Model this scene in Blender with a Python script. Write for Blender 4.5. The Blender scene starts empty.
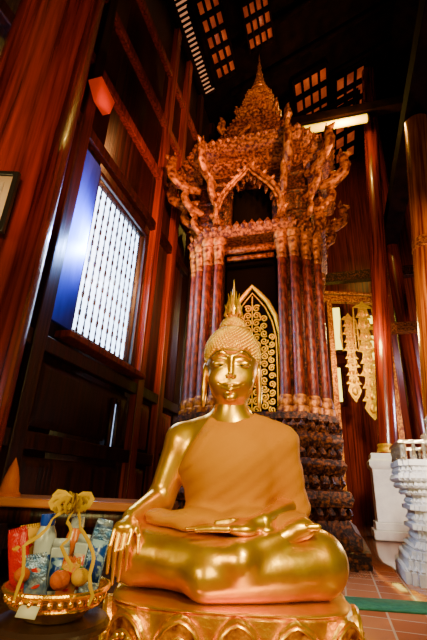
import bpy, bmesh, math, random
import numpy as np
from mathutils import Vector, Matrix
random.seed(7)
scene = bpy.context.scene; COL = scene.collection
PI = math.pi

# ------------------------------------------------------------------ camera
PITCH = math.radians(22.5); RHO = math.radians(2.5); F = 400.0; CAMZ = 0.7
CAMP = Vector((0, 0, CAMZ))
_R = Vector((1, 0, 0)); _U = Vector((0, -math.sin(PITCH), math.cos(PITCH))); FWD = Vector((0, math.cos(PITCH), math.sin(PITCH)))
RIGHT = _R*math.cos(RHO) + _U*math.sin(RHO)
UP = -_R*math.sin(RHO) + _U*math.cos(RHO)
cd = bpy.data.cameras.new('camera'); cam = bpy.data.objects.new('camera', cd); COL.objects.link(cam)
cd.sensor_fit = 'AUTO'; cd.sensor_width = 36; cd.lens = F/640*36; cd.clip_start = 0.05
m = Matrix.Identity(4)
for i in range(3):
    m[i][0] = RIGHT[i]; m[i][1] = UP[i]; m[i][2] = -FWD[i]; m[i][3] = CAMP[i]
cam.matrix_world = m
scene.camera = cam

YAW = math.radians(-17)
RM = Matrix.Rotation(YAW, 4, 'Z'); RMI = RM.inverted()
def room(u, v, z): return RM @ Vector((u, v, z))
def ray(px, py): return RIGHT*(px-213.5) + UP*(320-py) + FWD*F
def at_y(px, py, Y): d = ray(px, py); return CAMP + d*(Y/d.y)
def at_z(px, py, Z): d = ray(px, py); return CAMP + d*((Z-CAMZ)/d.z)
def at_u(px, py, U): d = ray(px, py); r = RMI @ d; return RMI @ (CAMP + d*(U/r.x))   # room coords
def at_v(px, py, V): d = ray(px, py); r = RMI @ d; return RMI @ (CAMP + d*(V/r.y))

# ------------------------------------------------------------------ mesh helpers
class MB:
    def __init__(s): s.v = []; s.f = []
    def add(s, vs, fs, M=None):
        o = len(s.v)
        if M is not None: vs = [M @ Vector(p) for p in vs]
        s.v += [tuple(p) for p in vs]; s.f += [tuple(i+o for i in f) for f in fs]
        return s
    def box(s, c, d, M=None):
        x, y, z = c; a, b, e = d[0]/2, d[1]/2, d[2]/2
        vs = [Vector((x+i*a, y+j*b, z+k*e)) for i in (-1, 1) for j in (-1, 1) for k in (-1, 1)]
        return s.add(vs, [(0,1,3,2),(4,6,7,5),(0,4,5,1),(2,3,7,6),(0,2,6,4),(1,5,7,3)], M)
    def loft(s, rings, M=None, cap=True):
        n = len(rings[0]); vs = [p for r in rings for p in r]; fs = []
        for k in range(len(rings)-1):
            for i in range(n):
                j = (i+1) % n
                fs.append((k*n+i, k*n+j, (k+1)*n+j, (k+1)*n+i))
        if cap:
            fs.append(tuple(range(n-1, -1, -1))); fs.append(tuple((len(rings)-1)*n+i for i in range(n)))
        return s.add(vs, fs, M)
    def lathe(s, prof, n=24, c=(0,0,0), sx=1, sy=1, M=None, cap=True):
        rings = [[(c[0]+r*sx*math.cos(2*PI*i/n), c[1]+r*sy*math.sin(2*PI*i/n), c[2]+z) for i in range(n)] for r, z in prof]
        return s.loft(rings, M, cap)
    def tube(s, pts, rad, n=8, flat=1.0, up=(0,0,1), M=None):
        pts = [Vector(p) for p in pts]
        if not hasattr(rad, '__len__'): rad = [rad]*len(pts)
        rings = []; pa = None
        for i, p in enumerate(pts):
            t = (pts[min(i+1, len(pts)-1)] - pts[max(i-1, 0)]).normalized()
            a = t.cross(Vector(up))
            if a.length < 1e-3: a = pa.copy() if pa else t.cross(Vector((1, 0.01, 0)))
            a.normalize()
            if pa and a.dot(pa) < 0: a = -a
            pa = a; b = a.cross(t)
            rings.append([p + rad[i]*(math.cos(2*PI*k/n)*a + math.sin(2*PI*k/n)*flat*b) for k in range(n)])
        return s.loft(rings, M)
    def prism(s, poly, y0, y1, M=None):      # poly in x,z extruded along y
        return s.loft([[(x, y0, z) for x, z in poly], [(x, y1, z) for x, z in poly]], M)
    def sphere(s, c, r, n=12, m_=8, M=None):
        if not hasattr(r, '__len__'): r = (r, r, r)
        vs = [(c[0], c[1], c[2]-r[2])]; fs = []
        for j in range(1, m_):
            t = -PI/2 + PI*j/m_
            for i in range(n):
                a = 2*PI*i/n
                vs.append((c[0]+r[0]*math.cos(t)*math.cos(a), c[1]+r[1]*math.cos(t)*math.sin(a), c[2]+r[2]*math.sin(t)))
        vs.append((c[0], c[1], c[2]+r[2])); T = len(vs)-1
        for i in range(n):
            j = (i+1) % n
            fs.append((0, 1+j, 1+i)); fs.append((T, T-n+i, T-n+j))
            for k in range(m_-2):
                fs.append((1+k*n+i, 1+k*n+j, 1+(k+1)*n+j, 1+(k+1)*n+i))
        return s.add(vs, fs, M)
    def warp(s, fn): s.v = [fn(p) for p in s.v]; return s
    def build(s, name, mt, parent=None, loc=None, rotz=0, smooth=True, recalc=True, bevel=0):
        me = bpy.data.meshes.new(name); me.from_pydata(s.v, [], s.f); me.update()
        if recalc:
            bm = bmesh.new(); bm.from_mesh(me)
            bmesh.ops.recalc_face_normals(bm, faces=bm.faces)
            for e in bm.edges:
                if len(e.link_faces) == 2 and e.calc_face_angle(0) > 0.7: e.smooth = False
            bm.to_mesh(me); bm.free()
        if smooth: me.polygons.foreach_set('use_smooth', [True]*len(me.polygons))
        me.materials.append(mt)
        o = bpy.data.objects.new(name, me); COL.objects.link(o)
        if parent: o.parent = parent
        if loc is not None: o.location = loc
        o.rotation_euler = (0, 0, rotz)
        if bevel:
            b = o.modifiers.new('bevel', 'BEVEL'); b.width = bevel; b.segments = 2; b.limit_method = 'ANGLE'
        return o

def tag(o, label=None, cat=None, group=None, kind=None):
    if label: o['label'] = label
    if cat: o['category'] = cat
    if group: o['group'] = group
    if kind: o['kind'] = kind
    return o
def thing(name, label, cat, loc=(0,0,0), rotz=0, group=None):
    o = bpy.data.objects.new(name, None); COL.objects.link(o); o.empty_display_size = .1
    o.location = loc; o.rotation_euler = (0, 0, rotz)
    return tag(o, label, cat, group)
def dup_part(o, parent, loc, rotz=None):
    c = o.copy(); COL.objects.link(c); c.parent = parent; c.location = loc
    if rotz is not None: c.rotation_euler = (0, 0, rotz)
    for ch in o.children:
        g = ch.copy(); COL.objects.link(g); g.parent = c
    return c

# ------------------------------------------------------------------ materials
def mat(name, c1, c2=None, scale=4, rough=.5, metal=0, bump=0, bscale=30, detail=5, stretch=(1,1,1), ramp=(.35,.65), es=0, ec=None, coat=0, spec=.5):
    M = bpy.data.materials.new(name); M.use_nodes = True
    nt = M.node_tree; N = nt.nodes; L = nt.links; b = N['Principled BSDF']
    b.inputs['Roughness'].default_value = rough; b.inputs['Metallic'].default_value = metal
    b.inputs['Specular IOR Level'].default_value = spec
    b.inputs['Coat Weight'].default_value = coat
    b.inputs['Base Color'].default_value = (*c1, 1)
    tc = N.new('ShaderNodeTexCoord'); mp = N.new('ShaderNodeMapping'); mp.inputs['Scale'].default_value = stretch
    L.new(tc.outputs['Object'], mp.inputs['Vector'])
    if c2 is not None:
        n = N.new('ShaderNodeTexNoise'); n.inputs['Scale'].default_value = scale; n.inputs['Detail'].default_value = detail
        L.new(mp.outputs['Vector'], n.inputs['Vector'])
        r = N.new('ShaderNodeValToRGB'); r.color_ramp.elements[0].position = ramp[0]; r.color_ramp.elements[1].position = ramp[1]
        r.color_ramp.elements[0].color = (*c1, 1); r.color_ramp.elements[1].color = (*c2, 1)
        L.new(n.outputs['Fac'], r.inputs['Fac']); L.new(r.outputs['Color'], b.inputs['Base Color'])
        if es: L.new(r.outputs['Color'], b.inputs['Emission Color'])
    if es:
        b.inputs['Emission Strength'].default_value = es
        if c2 is None: b.inputs['Emission Color'].default_value = (*(ec or c1), 1)
    if bump:
        n2 = N.new('ShaderNodeTexNoise'); n2.inputs['Scale'].default_value = bscale; n2.inputs['Detail'].default_value = 4
        L.new(mp.outputs['Vector'], n2.inputs['Vector'])
        bp = N.new('ShaderNodeBump'); bp.inputs['Strength'].default_value = bump; bp.inputs['Distance'].default_value = .02
        L.new(n2.outputs['Fac'], bp.inputs['Height']); L.new(bp.outputs['Normal'], b.inputs['Normal'])
    return M

GOLD = mat('statue gold', (1.0,.57,.001), (.88,.38,.0005), scale=14, rough=.29, metal=.88, bump=.10, bscale=16, spec=.1)
GOLDH = mat('curl gold', (1.0,.55,.001), (.85,.38,.001), scale=40, rough=.34, metal=.8, spec=.1)
GOLDP = mat('pedestal gold', (1.0,.54,.003), (.78,.26,.002), scale=14, rough=.30, metal=.85, bump=.25, bscale=60, spec=.1)
PETIN = mat('petal inlay', (.14,.010,.002), (.70,.24,.004), scale=30, rough=.4, metal=.4, bump=.3, bscale=70)
ROBE = mat('saffron cloth', (.44,.158,.0), (.37,.118,.0), scale=3, rough=.6, bump=.08, bscale=25, spec=.03)
EYEW = mat('eye white', (.55,.40,.15), rough=.3)
INK = mat('ink', (.02,.008,.004), rough=.4)
LACQ = mat('red lacquer', (.045,.002,.0012), (.27,.023,.004), scale=5, rough=.26, stretch=(4,4,.16), bump=.2, bscale=8, coat=.2, detail=12, ramp=(.36,.70))
LACQC = mat('column lacquer', (.04,.0024,.0012), (.22,.026,.004), scale=30, rough=.42, stretch=(1,1,.45), bump=.3, bscale=50, detail=7, ramp=(.40,.70), spec=.3)
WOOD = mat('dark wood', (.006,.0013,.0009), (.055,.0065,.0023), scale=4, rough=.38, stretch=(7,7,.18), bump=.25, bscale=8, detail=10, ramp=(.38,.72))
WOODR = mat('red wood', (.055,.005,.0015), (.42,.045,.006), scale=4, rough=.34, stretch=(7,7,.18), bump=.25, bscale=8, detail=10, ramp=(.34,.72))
ROOFM = mat('roof wood', (.004,.0013,.001), (.012,.003,.002), scale=4, rough=.95, spec=.03)
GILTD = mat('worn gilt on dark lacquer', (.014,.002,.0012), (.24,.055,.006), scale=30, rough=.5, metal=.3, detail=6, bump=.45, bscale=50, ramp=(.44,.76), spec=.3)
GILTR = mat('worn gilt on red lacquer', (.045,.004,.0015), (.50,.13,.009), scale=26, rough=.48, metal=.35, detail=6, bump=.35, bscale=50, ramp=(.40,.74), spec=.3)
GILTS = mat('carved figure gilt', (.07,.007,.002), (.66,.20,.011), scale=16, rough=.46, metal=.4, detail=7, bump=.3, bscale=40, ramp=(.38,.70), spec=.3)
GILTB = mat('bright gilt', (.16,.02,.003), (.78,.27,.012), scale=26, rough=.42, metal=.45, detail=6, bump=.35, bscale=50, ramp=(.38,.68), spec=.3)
BANG = mat('banner gold', (.85,.40,.0), (.95,.56,.001), scale=26, rough=.32, metal=.75, bump=.5, bscale=50, spec=.1)
PANG = mat('panel gold', (.85,.42,.0), (.90,.52,.001), scale=20, rough=.4, metal=.5, bump=.4, bscale=60, spec=.1)
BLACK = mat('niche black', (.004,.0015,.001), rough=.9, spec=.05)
STUCCO = mat('white stucco', (.95,.95,.95), (.78,.78,.82), scale=6, rough=.55, bump=.2, bscale=40)
TUBE = mat('tube glow', (1,.6,.02), es=1.9, ec=(1,.66,.0))
HOUS = mat('lamp housing', (.35,.22,.10), rough=.5)
SKYW = mat('daylight pane', (.75,.88,1.0), es=9, ec=(.50,.70,1.0))
SKYO = mat('amber roof pane', (.52,.075,.018), (.28,.032,.009), scale=3, es=.55)
SKYY = mat('pale roof pane', (1.0,.45,.22), es=.5, ec=(1.0,.40,.18))
DOORG = mat('door daylight', (1,.8,.3), es=3.6, ec=(1,.78,.10))
GREEN = mat('green carpet', (.02,.16,.07), (.04,.24,.11), scale=30, rough=.7)
BAMBOO = mat('bowl gold', (1.0,.56,.004), (.85,.38,.003), scale=30, rough=.2, metal=.9, bump=.15, bscale=90)
DARKP = mat('black lacquer stand', (.03,.012,.008), rough=.25)
BLUE = mat('blue cap', (.003,.03,.38), rough=.3)
WHITEP = mat('white plastic', (.30,.32,.40), rough=.25)
REDP = mat('red packet', (.36,.003,.0005), rough=.25, spec=.3, bump=.3, bscale=60)
ORNG = mat('orange peel', (.42,.085,.0), (.34,.058,.0), scale=12, rough=.45, bump=.2, bscale=120, spec=.1)
YEL = mat('yellow fruit', (.40,.19,.0), rough=.45, spec=.1)
RIB = mat('yellow ribbon', (.36,.195,.0), (.44,.25,.0), scale=30, rough=.45, spec=.04)
STEMG = mat('stem green', (.06,.12,.02), rough=.6)
PAPER = mat('paper', (.5,.47,.42), rough=.7)
PHOTO = mat('print', (.30,.36,.45), (.75,.72,.65), scale=9, rough=.5)
BLKF = mat('black frame', (.01,.01,.012), rough=.3)
REDL = mat('red lamp shade', (.75,.03,.002), es=.35, ec=(1,.05,.002), spec=.1)
GLARE = mat('blue window glare', (.035,.055,.60), (.02,.035,.45), scale=6, rough=.5, stretch=(2,2,.3), spec=.15)  # blue of the window glare, put into a surface colour

# floor tiles
FL = bpy.data.materials.new('clay tiles'); FL.use_nodes = True
nt = FL.node_tree; N = nt.nodes; L = nt.links; b = N['Principled BSDF']
tc = N.new('ShaderNodeTexCoord'); br = N.new('ShaderNodeTexBrick'); br.offset = 0; br.squash = 1
br.inputs['Scale'].default_value = 1; br.inputs['Brick Width'].default_value = .24; br.inputs['Row Height'].default_value = .24
br.inputs['Mortar Size'].default_value = .007
br.inputs['Color1'].default_value = (.62,.22,.10,1); br.inputs['Color2'].default_value = (.46,.13,.05,1); br.inputs['Mortar'].default_value = (.70,.48,.34,1)
L.new(tc.outputs['Object'], br.inputs['Vector']); L.new(br.outputs['Color'], b.inputs['Base Color'])
b.inputs['Roughness'].default_value = .10; b.inputs['Specular IOR Level'].default_value = 1.0; b.inputs['Coat Weight'].default_value = .8; b.inputs['Coat Roughness'].default_value = .06
bp = N.new('ShaderNodeBump'); bp.inputs['Strength'].default_value = .3; bp.inputs['Distance'].default_value = .01
L.new(br.outputs['Fac'], bp.inputs['Height']); bp.invert = True; L.new(bp.outputs['Normal'], b.inputs['Normal'])

# ------------------------------------------------------------------ signed distance sculpting
def ell(P, c, r):
    q = [(P[i]-c[i])/r[i] for i in range(3)]
    k0 = np.sqrt(q[0]**2+q[1]**2+q[2]**2)
    k1 = np.sqrt((q[0]/r[0])**2+(q[1]/r[1])**2+(q[2]/r[2])**2)+1e-6
    return k0*(k0-1)/k1
def cap(P, a, b, ra, rb):
    ab = [b[i]-a[i] for i in range(3)]; l2 = sum(x*x for x in ab)
    h = np.clip(sum((P[i]-a[i])*ab[i] for i in range(3))/l2, 0, 1)
    return np.sqrt(sum((P[i]-a[i]-h*ab[i])**2 for i in range(3))) - (ra+(rb-ra)*h)
def smin(a, b, k):
    h = np.clip(.5+.5*(b-a)/k, 0, 1)
    return b*(1-h)+a*h-k*h*(1-h)
def smax(a, b, k): return -smin(-a, -b, k)
def surfnet(fn, lo, hi, h):
    ax = [np.arange(lo[i], hi[i]+h, h, dtype=np.float32) for i in range(3)]
    P = np.meshgrid(*ax, indexing='ij'); D = fn(P).astype(np.float32); s = D < 0
    sh = D.shape; cs = [n-1 for n in sh]
    offs = [(i, j, k) for i in (0,1) for j in (0,1) for k in (0,1)]
    cnt = np.zeros(cs, np.int8)
    for o in offs: cnt += s[o[0]:o[0]+cs[0], o[1]:o[1]+cs[1], o[2]:o[2]+cs[2]]
    mask = (cnt > 0) & (cnt < 8); C = np.argwhere(mask)
    idx = -np.ones(cs, np.int64); idx[mask] = np.arange(len(C))
    acc = np.zeros((len(C), 3)); n = np.zeros(len(C))
    for a in offs:
        for bb in offs:
            if sum(abs(a[i]-bb[i]) for i in range(3)) != 1 or a > bb: continue
            da = D[C[:,0]+a[0], C[:,1]+a[1], C[:,2]+a[2]]; db = D[C[:,0]+bb[0], C[:,1]+bb[1], C[:,2]+bb[2]]
            cr = (da < 0) != (db < 0)
            t = np.where(cr, da/np.where(cr, da-db, 1), 0)
            pos = np.array(a)[None]+t[:,None]*(np.array(bb)-np.array(a))[None]
            acc += cr[:,None]*pos; n += cr
    V = (C+acc/n[:,None])*h+np.array(lo)
    faces = []
    for A in range(3):
        B, E = (A+1) % 3, (A+2) % 3
        s0 = np.take(s, range(sh[A]-1), A); s1 = np.take(s, range(1, sh[A]), A)
        I = np.argwhere(s0 != s1)
        I = I[(I[:,B] > 0) & (I[:,B] < sh[B]-1) & (I[:,E] > 0) & (I[:,E] < sh[E]-1)]
        ins = s[I[:,0], I[:,1], I[:,2]]
        q = []
        for db, de in ((-1,-1),(0,-1),(0,0),(-1,0)):
            J = I.copy(); J[:,B] += db; J[:,E] += de
            q.append(idx[J[:,0], J[:,1], J[:,2]])
        q = np.stack(q, 1); q[~ins] = q[~ins][:, ::-1]
        faces.append(q)
    return V.tolist(), np.concatenate(faces).tolist()

# ------------------------------------------------------------------ the setting
def struct(o): o['kind'] = 'structure'; return o
mb = MB().box((1.5, 5, -.1), (9.5, 14, .2)); floor = struct(mb.build('floor', FL, rotz=YAW))
WU = -2.6
wc = [at_u(*p, WU) for p in ((108,190),(145,235),(128,365),(65,325))]
v0 = .25*wc[0].y+.75*wc[3].y; v1 = (wc[1].y+wc[2].y)/2; z0 = (wc[2].z+wc[3].z)/2; z1 = (wc[0].z+wc[1].z)/2
ZT = 9.6
mb = MB()
mb.box((WU-.12, (v0-2)/2, ZT/2), (.24, v0+2, ZT)); mb.box((WU-.12, (v1+12)/2, ZT/2), (.24, 12-v1, ZT))
mb.box((WU-.12, (v0+v1)/2, z0/2), (.24, v1-v0, z0)); mb.box((WU-.12, (v0+v1)/2, (z1+ZT)/2), (.24, v1-v0, ZT-z1))
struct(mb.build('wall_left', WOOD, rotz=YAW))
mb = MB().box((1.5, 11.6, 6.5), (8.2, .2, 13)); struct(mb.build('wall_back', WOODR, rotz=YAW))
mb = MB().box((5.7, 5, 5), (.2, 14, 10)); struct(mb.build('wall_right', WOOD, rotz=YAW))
SL = .5; RIDGE = 2.2
def roofz(u): return 9.8+SL*(u+2.2)
zr = roofz(RIDGE)
def slab(u0, a, u1, c):
    return [(u0, a), (u1, c), (u1, c+.2), (u0, a+.2)]
mb = MB().prism(slab(-3.2, roofz(-3.2), RIDGE, zr), -2, 12).prism(slab(RIDGE, zr, 6.2, zr-2.6), -2, 12)
ceil = struct(mb.build('ceiling', ROOFM, rotz=YAW))
for k in range(11):
    v = .6+k*1.05
    MB().prism([(-1.9, roofz(-1.9)-.14), (RIDGE, zr-.14), (RIDGE, zr+.02), (-1.9, roofz(-1.9)+.02)], v-.06, v+.06).build('rafter', ROOFM, ceil)
# wall posts, rails and recessed panels
tn = [0]
def trim(mb, mt):
    tn[0] += 1
    return struct(mb.build('trim_%d' % tn[0], mt, rotz=YAW, bevel=.012))
posts = [1.3, 2.2, v0-.50, v1+.24, v1+.95, v1+1.8, v1+2.8, v1+4]
for i, v in enumerate(posts):
    trim(MB().box((WU+.05, v, ZT/2), (.12, .17, ZT)), WOODR if i in (3, 4) else WOOD)
rails = [.25, 1.0, z0-.30, z1+.28, z1+1.3, z1+2.5, z1+3.8]
for z in rails:
    trim(MB().box((WU+.04, 5, z), (.10, 13.4, .15)), WOODR if z > z1+.5 else WOOD)
for i in range(len(posts)-1):
    a, bq = posts[i], posts[i+1]
    for j, (za, zb) in enumerate(((.36, .9), (1.1, z0-.4))):
        trim(MB().loft([[(WU+.0, a+.16, za+.02), (WU+.0, bq-.16, za+.02), (WU+.0, bq-.16, zb-.02), (WU+.0, a+.16, zb-.02)],
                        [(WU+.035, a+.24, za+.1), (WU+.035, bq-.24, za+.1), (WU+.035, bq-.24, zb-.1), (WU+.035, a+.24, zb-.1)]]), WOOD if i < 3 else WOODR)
# lattice window
cw = ((v0+v1)/2, (z0+z1)/2); ww, wh = v1-v0, z1-z0
fr = MB()
for dv in (-1, 1): fr.box((WU+.01, cw[0]+dv*(ww/2+.03), cw[1]), (.06, .06, wh+.12))
for dz in (-1, 1): fr.box((WU+.01, cw[0], cw[1]+dz*(wh/2+.03)), (.06, ww, .06))
win = struct(fr.build('window_1', WOOD, rotz=YAW, bevel=.01))
MB().box((WU+.08, cw[0], z0-.13), (.2, ww+.4, .07)).build('sill', WOODR, win, bevel=.01)
MB().box((WU-.11, cw[0], cw[1]), (.02, ww, wh)).build('pane', SKYW, win)
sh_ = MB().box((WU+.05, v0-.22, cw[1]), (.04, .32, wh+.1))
sh_.build('glare_panel', GLARE, win, bevel=.006)  # added panel that carries the blue glare beside the window
nb = 11; nseg = 9; prof = []
for k in range(nseg):
    zb = wh*k/nseg; zs = wh/nseg
    prof += [(.008, zb), (.017, zb+.12*zs), (.017, zb+.3*zs), (.009, zb+.42*zs), (.013, zb+.62*zs), (.008, zb+.85*zs)]
prof.append((.008, wh)); bal = None
for k in range(nb):
    v = v0+ww*(k+.5)/nb
    if bal is None: bal = MB().lathe(prof, 10).build('baluster', WOOD, win, loc=(WU-.05, v, z0))
    else: dup_part(bal, win, (WU-.05, v, z0))
# slit of daylight low in the panelling
p = at_u(112, 425, WU+.04)
s2 = MB()
for dv in (-1, 1): s2.box((WU+.05, p.y+dv*.07, p.z), (.05, .05, .62))
for dz in (-1, 1): s2.box((WU+.05, p.y, p.z+dz*.285), (.05, .09, .05))
w2 = struct(s2.build('window_2', WOOD, rotz=YAW)); MB().box((WU+.042, p.y, p.z), (.01, .05, .5)).build('pane', mat('slit daylight', (.5,.6,1), es=1.2, ec=(.5,.65,1)), w2)
# roof lights
def roof_hit(px, py):
    d = RMI @ ray(px, py); t = (9.8+SL*2.2-CAMZ)/(d.z-SL*d.x)
    return d.x*t, d.y*t
def rooflight(n, ra, rb, nu, nv, mt, bar=.35):
    (ua, va), (ub, vb) = ra, rb
    ua, ub = min(ua, ub), max(ua, ub); va, vb = min(va, vb), max(va, vb)
    du, dv = (ub-ua)/nu, (vb-va)/nv; bars = MB(); pan = MB()
    def sl(mb, u0, u1, y0, y1, lo, hi): mb.prism([(u0, roofz(u0)-hi), (u1, roofz(u1)-hi), (u1, roofz(u1)-lo), (u0, roofz(u0)-lo)], y0, y1)
    for i in range(nu+1): sl(bars, ua+i*du-du*bar/2, ua+i*du+du*bar/2, va, vb, .15, .22)
    for j in range(nv+1): sl(bars, ua, ub, va+j*dv-dv*bar/2, va+j*dv+dv*bar/2, .15, .20)
    sl(pan, ua, ub, va, vb, .145, .15)
    w = struct(bars.build('window_%d' % n, ROOFM, rotz=YAW)); pan.build('pane', mt, w)
(_, va) = roof_hit(168,0); (_, vb) = roof_hit(192,90)
rooflight(3, (-2.5, va-.6), (-2.14, vb+.2), 1, 26, SKYY, .36)
rooflight(4, roof_hit(188,0), roof_hit(237,66), 4, 5, SKYO, .32)
rooflight(5, roof_hit(241,0), roof_hit(274,34), 4, 3, SKYO, .32)
rooflight(6, roof_hit(293,78), roof_hit(328,110), 4, 3, SKYO, .32)
rooflight(7, roof_hit(335,74), roof_hit(362,106), 3, 3, SKYO, .32)
rooflight(8, roof_hit(310,114), roof_hit(354,165), 4, 5, SKYO, .32)
# tie beams of the right aisle
trim(MB().box((1.5, 10.4, 6.2), (8.2, .22, .28)), GILTD)
trim(MB().box((3.2, 9.6, 4.3), (4.8, .20, .24)), GILTR)
# bright openings in the far wall
def farwin(n, p0, p1):
    a = at_v(*p0, 11.45); c = at_v(*p1, 11.45)
    d1 = MB()
    for u in (a.x-.06, c.x+.06): d1.box((u, 11.46, (a.z+c.z)/2), (.12, .12, abs(a.z-c.z)+.24))
    for z in (a.z+.06, c.z-.06): d1.box(((a.x+c.x)/2, 11.46, z), (abs(c.x-a.x), .12, .12))
    d1 = struct(d1.build('window_%d' % n, LACQC, rotz=YAW)); MB().box(((a.x+c.x)/2, 11.49, (a.z+c.z)/2), (abs(c.x-a.x), .02, abs(a.z-c.z))).build('pane', DOORG, d1)
farwin(9, (364,316), (380,372)); farwin(10, (330,308), (343,350)); farwin(11, (331,368), (343,402))

# ------------------------------------------------------------------ statue
PZS = .905
BX, BY, BZ = .095, 1.79, .3885*PZS
statue = thing('buddha_statue', 'large golden seated Buddha statue in an orange robe, one hand over the knee', 'statue', (BX, BY, BZ), math.radians(-5))
statue.scale = (1, 1, 1.05)
def HT(p): return (p[0]*1.06, p[1]*1.02, p[2]-.022)      # the head sits low and round on the shoulders
def torso(P):
    X, Y, Z = P; A = (np.abs(X), Y, Z)
    d = ell(P, (0,.03,.22), (.182,.13,.17))
    d = smin(d, ell(P, (0,.010,.42), (.210,.140,.165)), .07)
    d = smin(d, cap(A, (.02,.03,.575), (.208,.025,.505), .064, .070), .05)
    return d
def body(P):
    X, Y, Z = P
    d = torso(P)
    d = smin(d, cap(P, (0,.02,.55), (0,.0,.70), .078, .070), .045)
    d = smin(d, cap(P, (-.212,.02,.495), (-.285,.02,.275), .072, .055), .03)
    d = smin(d, cap(P, (-.285,.02,.275), (-.356,-.160,.215), .055, .033), .02)
    d = smin(d, cap(P, (.212,.02,.495), (.255,.02,.26), .070, .056), .03)
    d = smin(d, cap(P, (.255,.02,.26), (.13,-.2,.222), .056, .036), .02)
    # legs are broad and flattened: measured in a space squashed front to back
    Q = (X, Y*.86, Z*1.04)
    def q(a): return (a[0], a[1]*.86, a[2]*1.04)
    g = cap(P, (-.1,.02,.1), (-.325,-.11,.105), .115, .100)
    g = smin(g, cap(P, (.1,.02,.1), (.325,-.11,.105), .115, .100), .04)
    g = smin(g, cap(Q, q((.325,-.12,.098)), q((-.06,-.255,.066)), .098, .072), .035)
    g = smin(g, ell(P, (0,-.11,.09), (.375,.20,.100)), .045)
    g = smin(g, cap(Q, q((-.325,-.12,.103)), q((.05,-.270,.116)), .100, .064), .012)
    g = smin(g, cap(P, (.05,-.275,.122), (.19,-.21,.175), .056, .034), .025)
    d = smin(d, g, .02)
    return np.maximum(d, -Z)
def fingers(P, palm, roots, tips, bend, r0, r1):
    d = palm
    for a, t, k in zip(roots, tips, bend):
        a = np.array(a); t = np.array(t); mid = (a+t)/2+np.array(k)
        d = smin(d, cap(P, a, mid, r0, r0*.92), .004); d = smin(d, cap(P, mid, t, r0*.92, r1), .003)
    return d
def hand_knee(P):
    palm = smin(cap(P, (-.356,-.160,.215), (-.356,-.20,.200), .033, .023), ell(P, (-.360,-.216,.190), (.041,.036,.023)), .02)
    xs = [-.393,-.372,-.351,-.331]; tp = [.060,.030,.040,.072]
    d = fingers(P, palm, [(x,-.236,.180) for x in xs], [(x-.004,-.246,z) for x, z in zip(xs, tp)], [(0,-.016,.018)]*4, .0092, .0054)
    return smin(d, smin(cap(P, (-.328,-.198,.200), (-.303,-.232,.168), .013, .010), cap(P, (-.303,-.232,.168), (-.298,-.247,.120), .010, .006), .004), .01)
def hand_lap(P):
    palm = smin(cap(P, (.13,-.2,.222), (.07,-.238,.210), .034, .026), ell(P, (.055,-.250,.205), (.055,.042,.022)), .02)
    ys = [-.292,-.270,-.248,-.226]; tp = [-.098,-.130,-.120,-.09]
    d = fingers(P, palm, [(.01,y,.206) for y in ys], [(x,y-.004,.200) for x, y in zip(tp, ys)], [(0,0,.002)]*4, .0100, .0066)
    return smin(d, smin(cap(P, (.07,-.212,.224), (.02,-.215,.226), .013, .0105), cap(P, (.02,-.215,.226), (-.035,-.222,.220), .0105, .007), .004), .01)
def foot(P):
    d = smin(cap(P, (.17,-.22,.17), (.27,-.185,.212), .030, .034), ell(P, (.26,-.19,.212), (.055,.04,.026)), .02)
    for i in range(5):
        d = smin(d, cap(P, (.285,-.225+i*.017,.219-i*.001), (.318-i*.004,-.223+i*.021,.221), .011, .010-.0006*i), .004)
    return d
def head(P):
    X, Y, Z = P; A = (np.abs(X), Y, Z)
    d = smin(ell(P, (0,.02,.865), (.114,.130,.135)), ell(P, (0,-.02,.805), (.101,.112,.135)), .03)
    d = smin(d, ell(P, (0,-.038,.728), (.073,.076,.064)), .035)
    d = smin(d, ell(A, (.052,-.078,.764), (.037,.030,.038)), .03)
    d = smin(d, ell(P, (0,-.104,.684), (.024,.018,.016)), .016)
    d = smin(d, cap(A, (.007,-.128,.850), (.040,-.125,.868), .006, .007), .012)
    d = smin(d, cap(A, (.040,-.125,.868), (.080,-.096,.852), .007, .005), .012)
    d = smax(d, -ell(A, (.045,-.139,.838), (.032,.016,.009)), .014)
    d = smin(d, ell(A, (.045,-.110,.822), (.034,.0195,.0175)), .005)
    d = smax(d, -cap(A, (.022,-.133,.8105), (.066,-.121,.8115), .0030, .0020), .003)
    d = smin(d, cap(P, (0,-.127,.852), (0,-.145,.775), .0062, .0105), .011)
    d = smin(d, ell(A, (.011,-.137,.766), (.0105,.011,.0085)), .005)
    d = smin(d, cap(A, (.004,-.1300,.7260), (.044,-.1105,.7390), .0080, .0030), .004)
    d = smin(d, cap(A, (0,-.1290,.7090), (.034,-.1145,.7225), .0105, .0035), .004)
    d = smax(d, -cap(A, (0,-.1400,.7185), (.050,-.1120,.7385), .0022, .0016), .002)
    e = smin(ell(A, (.117,.015,.800), (.013,.034,.060)), ell(A, (.118,.004,.715), (.011,.018,.055)), .02)
    e = smax(e, -ell(A, (.131,.008,.800), (.010,.018,.038)), .006)
    d = smin(d, e, .008)
    return smin(d, cap(P, (0,.02,.57), (0,.01,.72), .075, .066), .02)
bmb = MB()
for fn, lo, hi, h in ((body, (-.47,-.42,-.012), (.47,.22,.645), .0065), (head, (-.15,-.18,.640), (.15,.18,1.02), .0032),
                      (hand_knee, (-.43,-.30,.01), (-.26,-.10,.28), .0034), (hand_lap, (-.16,-.32,.15), (.18,-.15,.29), .0034), (foot, (.12,-.28,.10), (.34,-.09,.28), .0045)):
    vs_, fs_ = surfnet(fn, lo, hi, h)
    if fn is head: vs_ = [HT(p) for p in vs_]
    bmb.add(vs_, fs_)
bmb.build('body', GOLD, statue, recalc=False)
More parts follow.
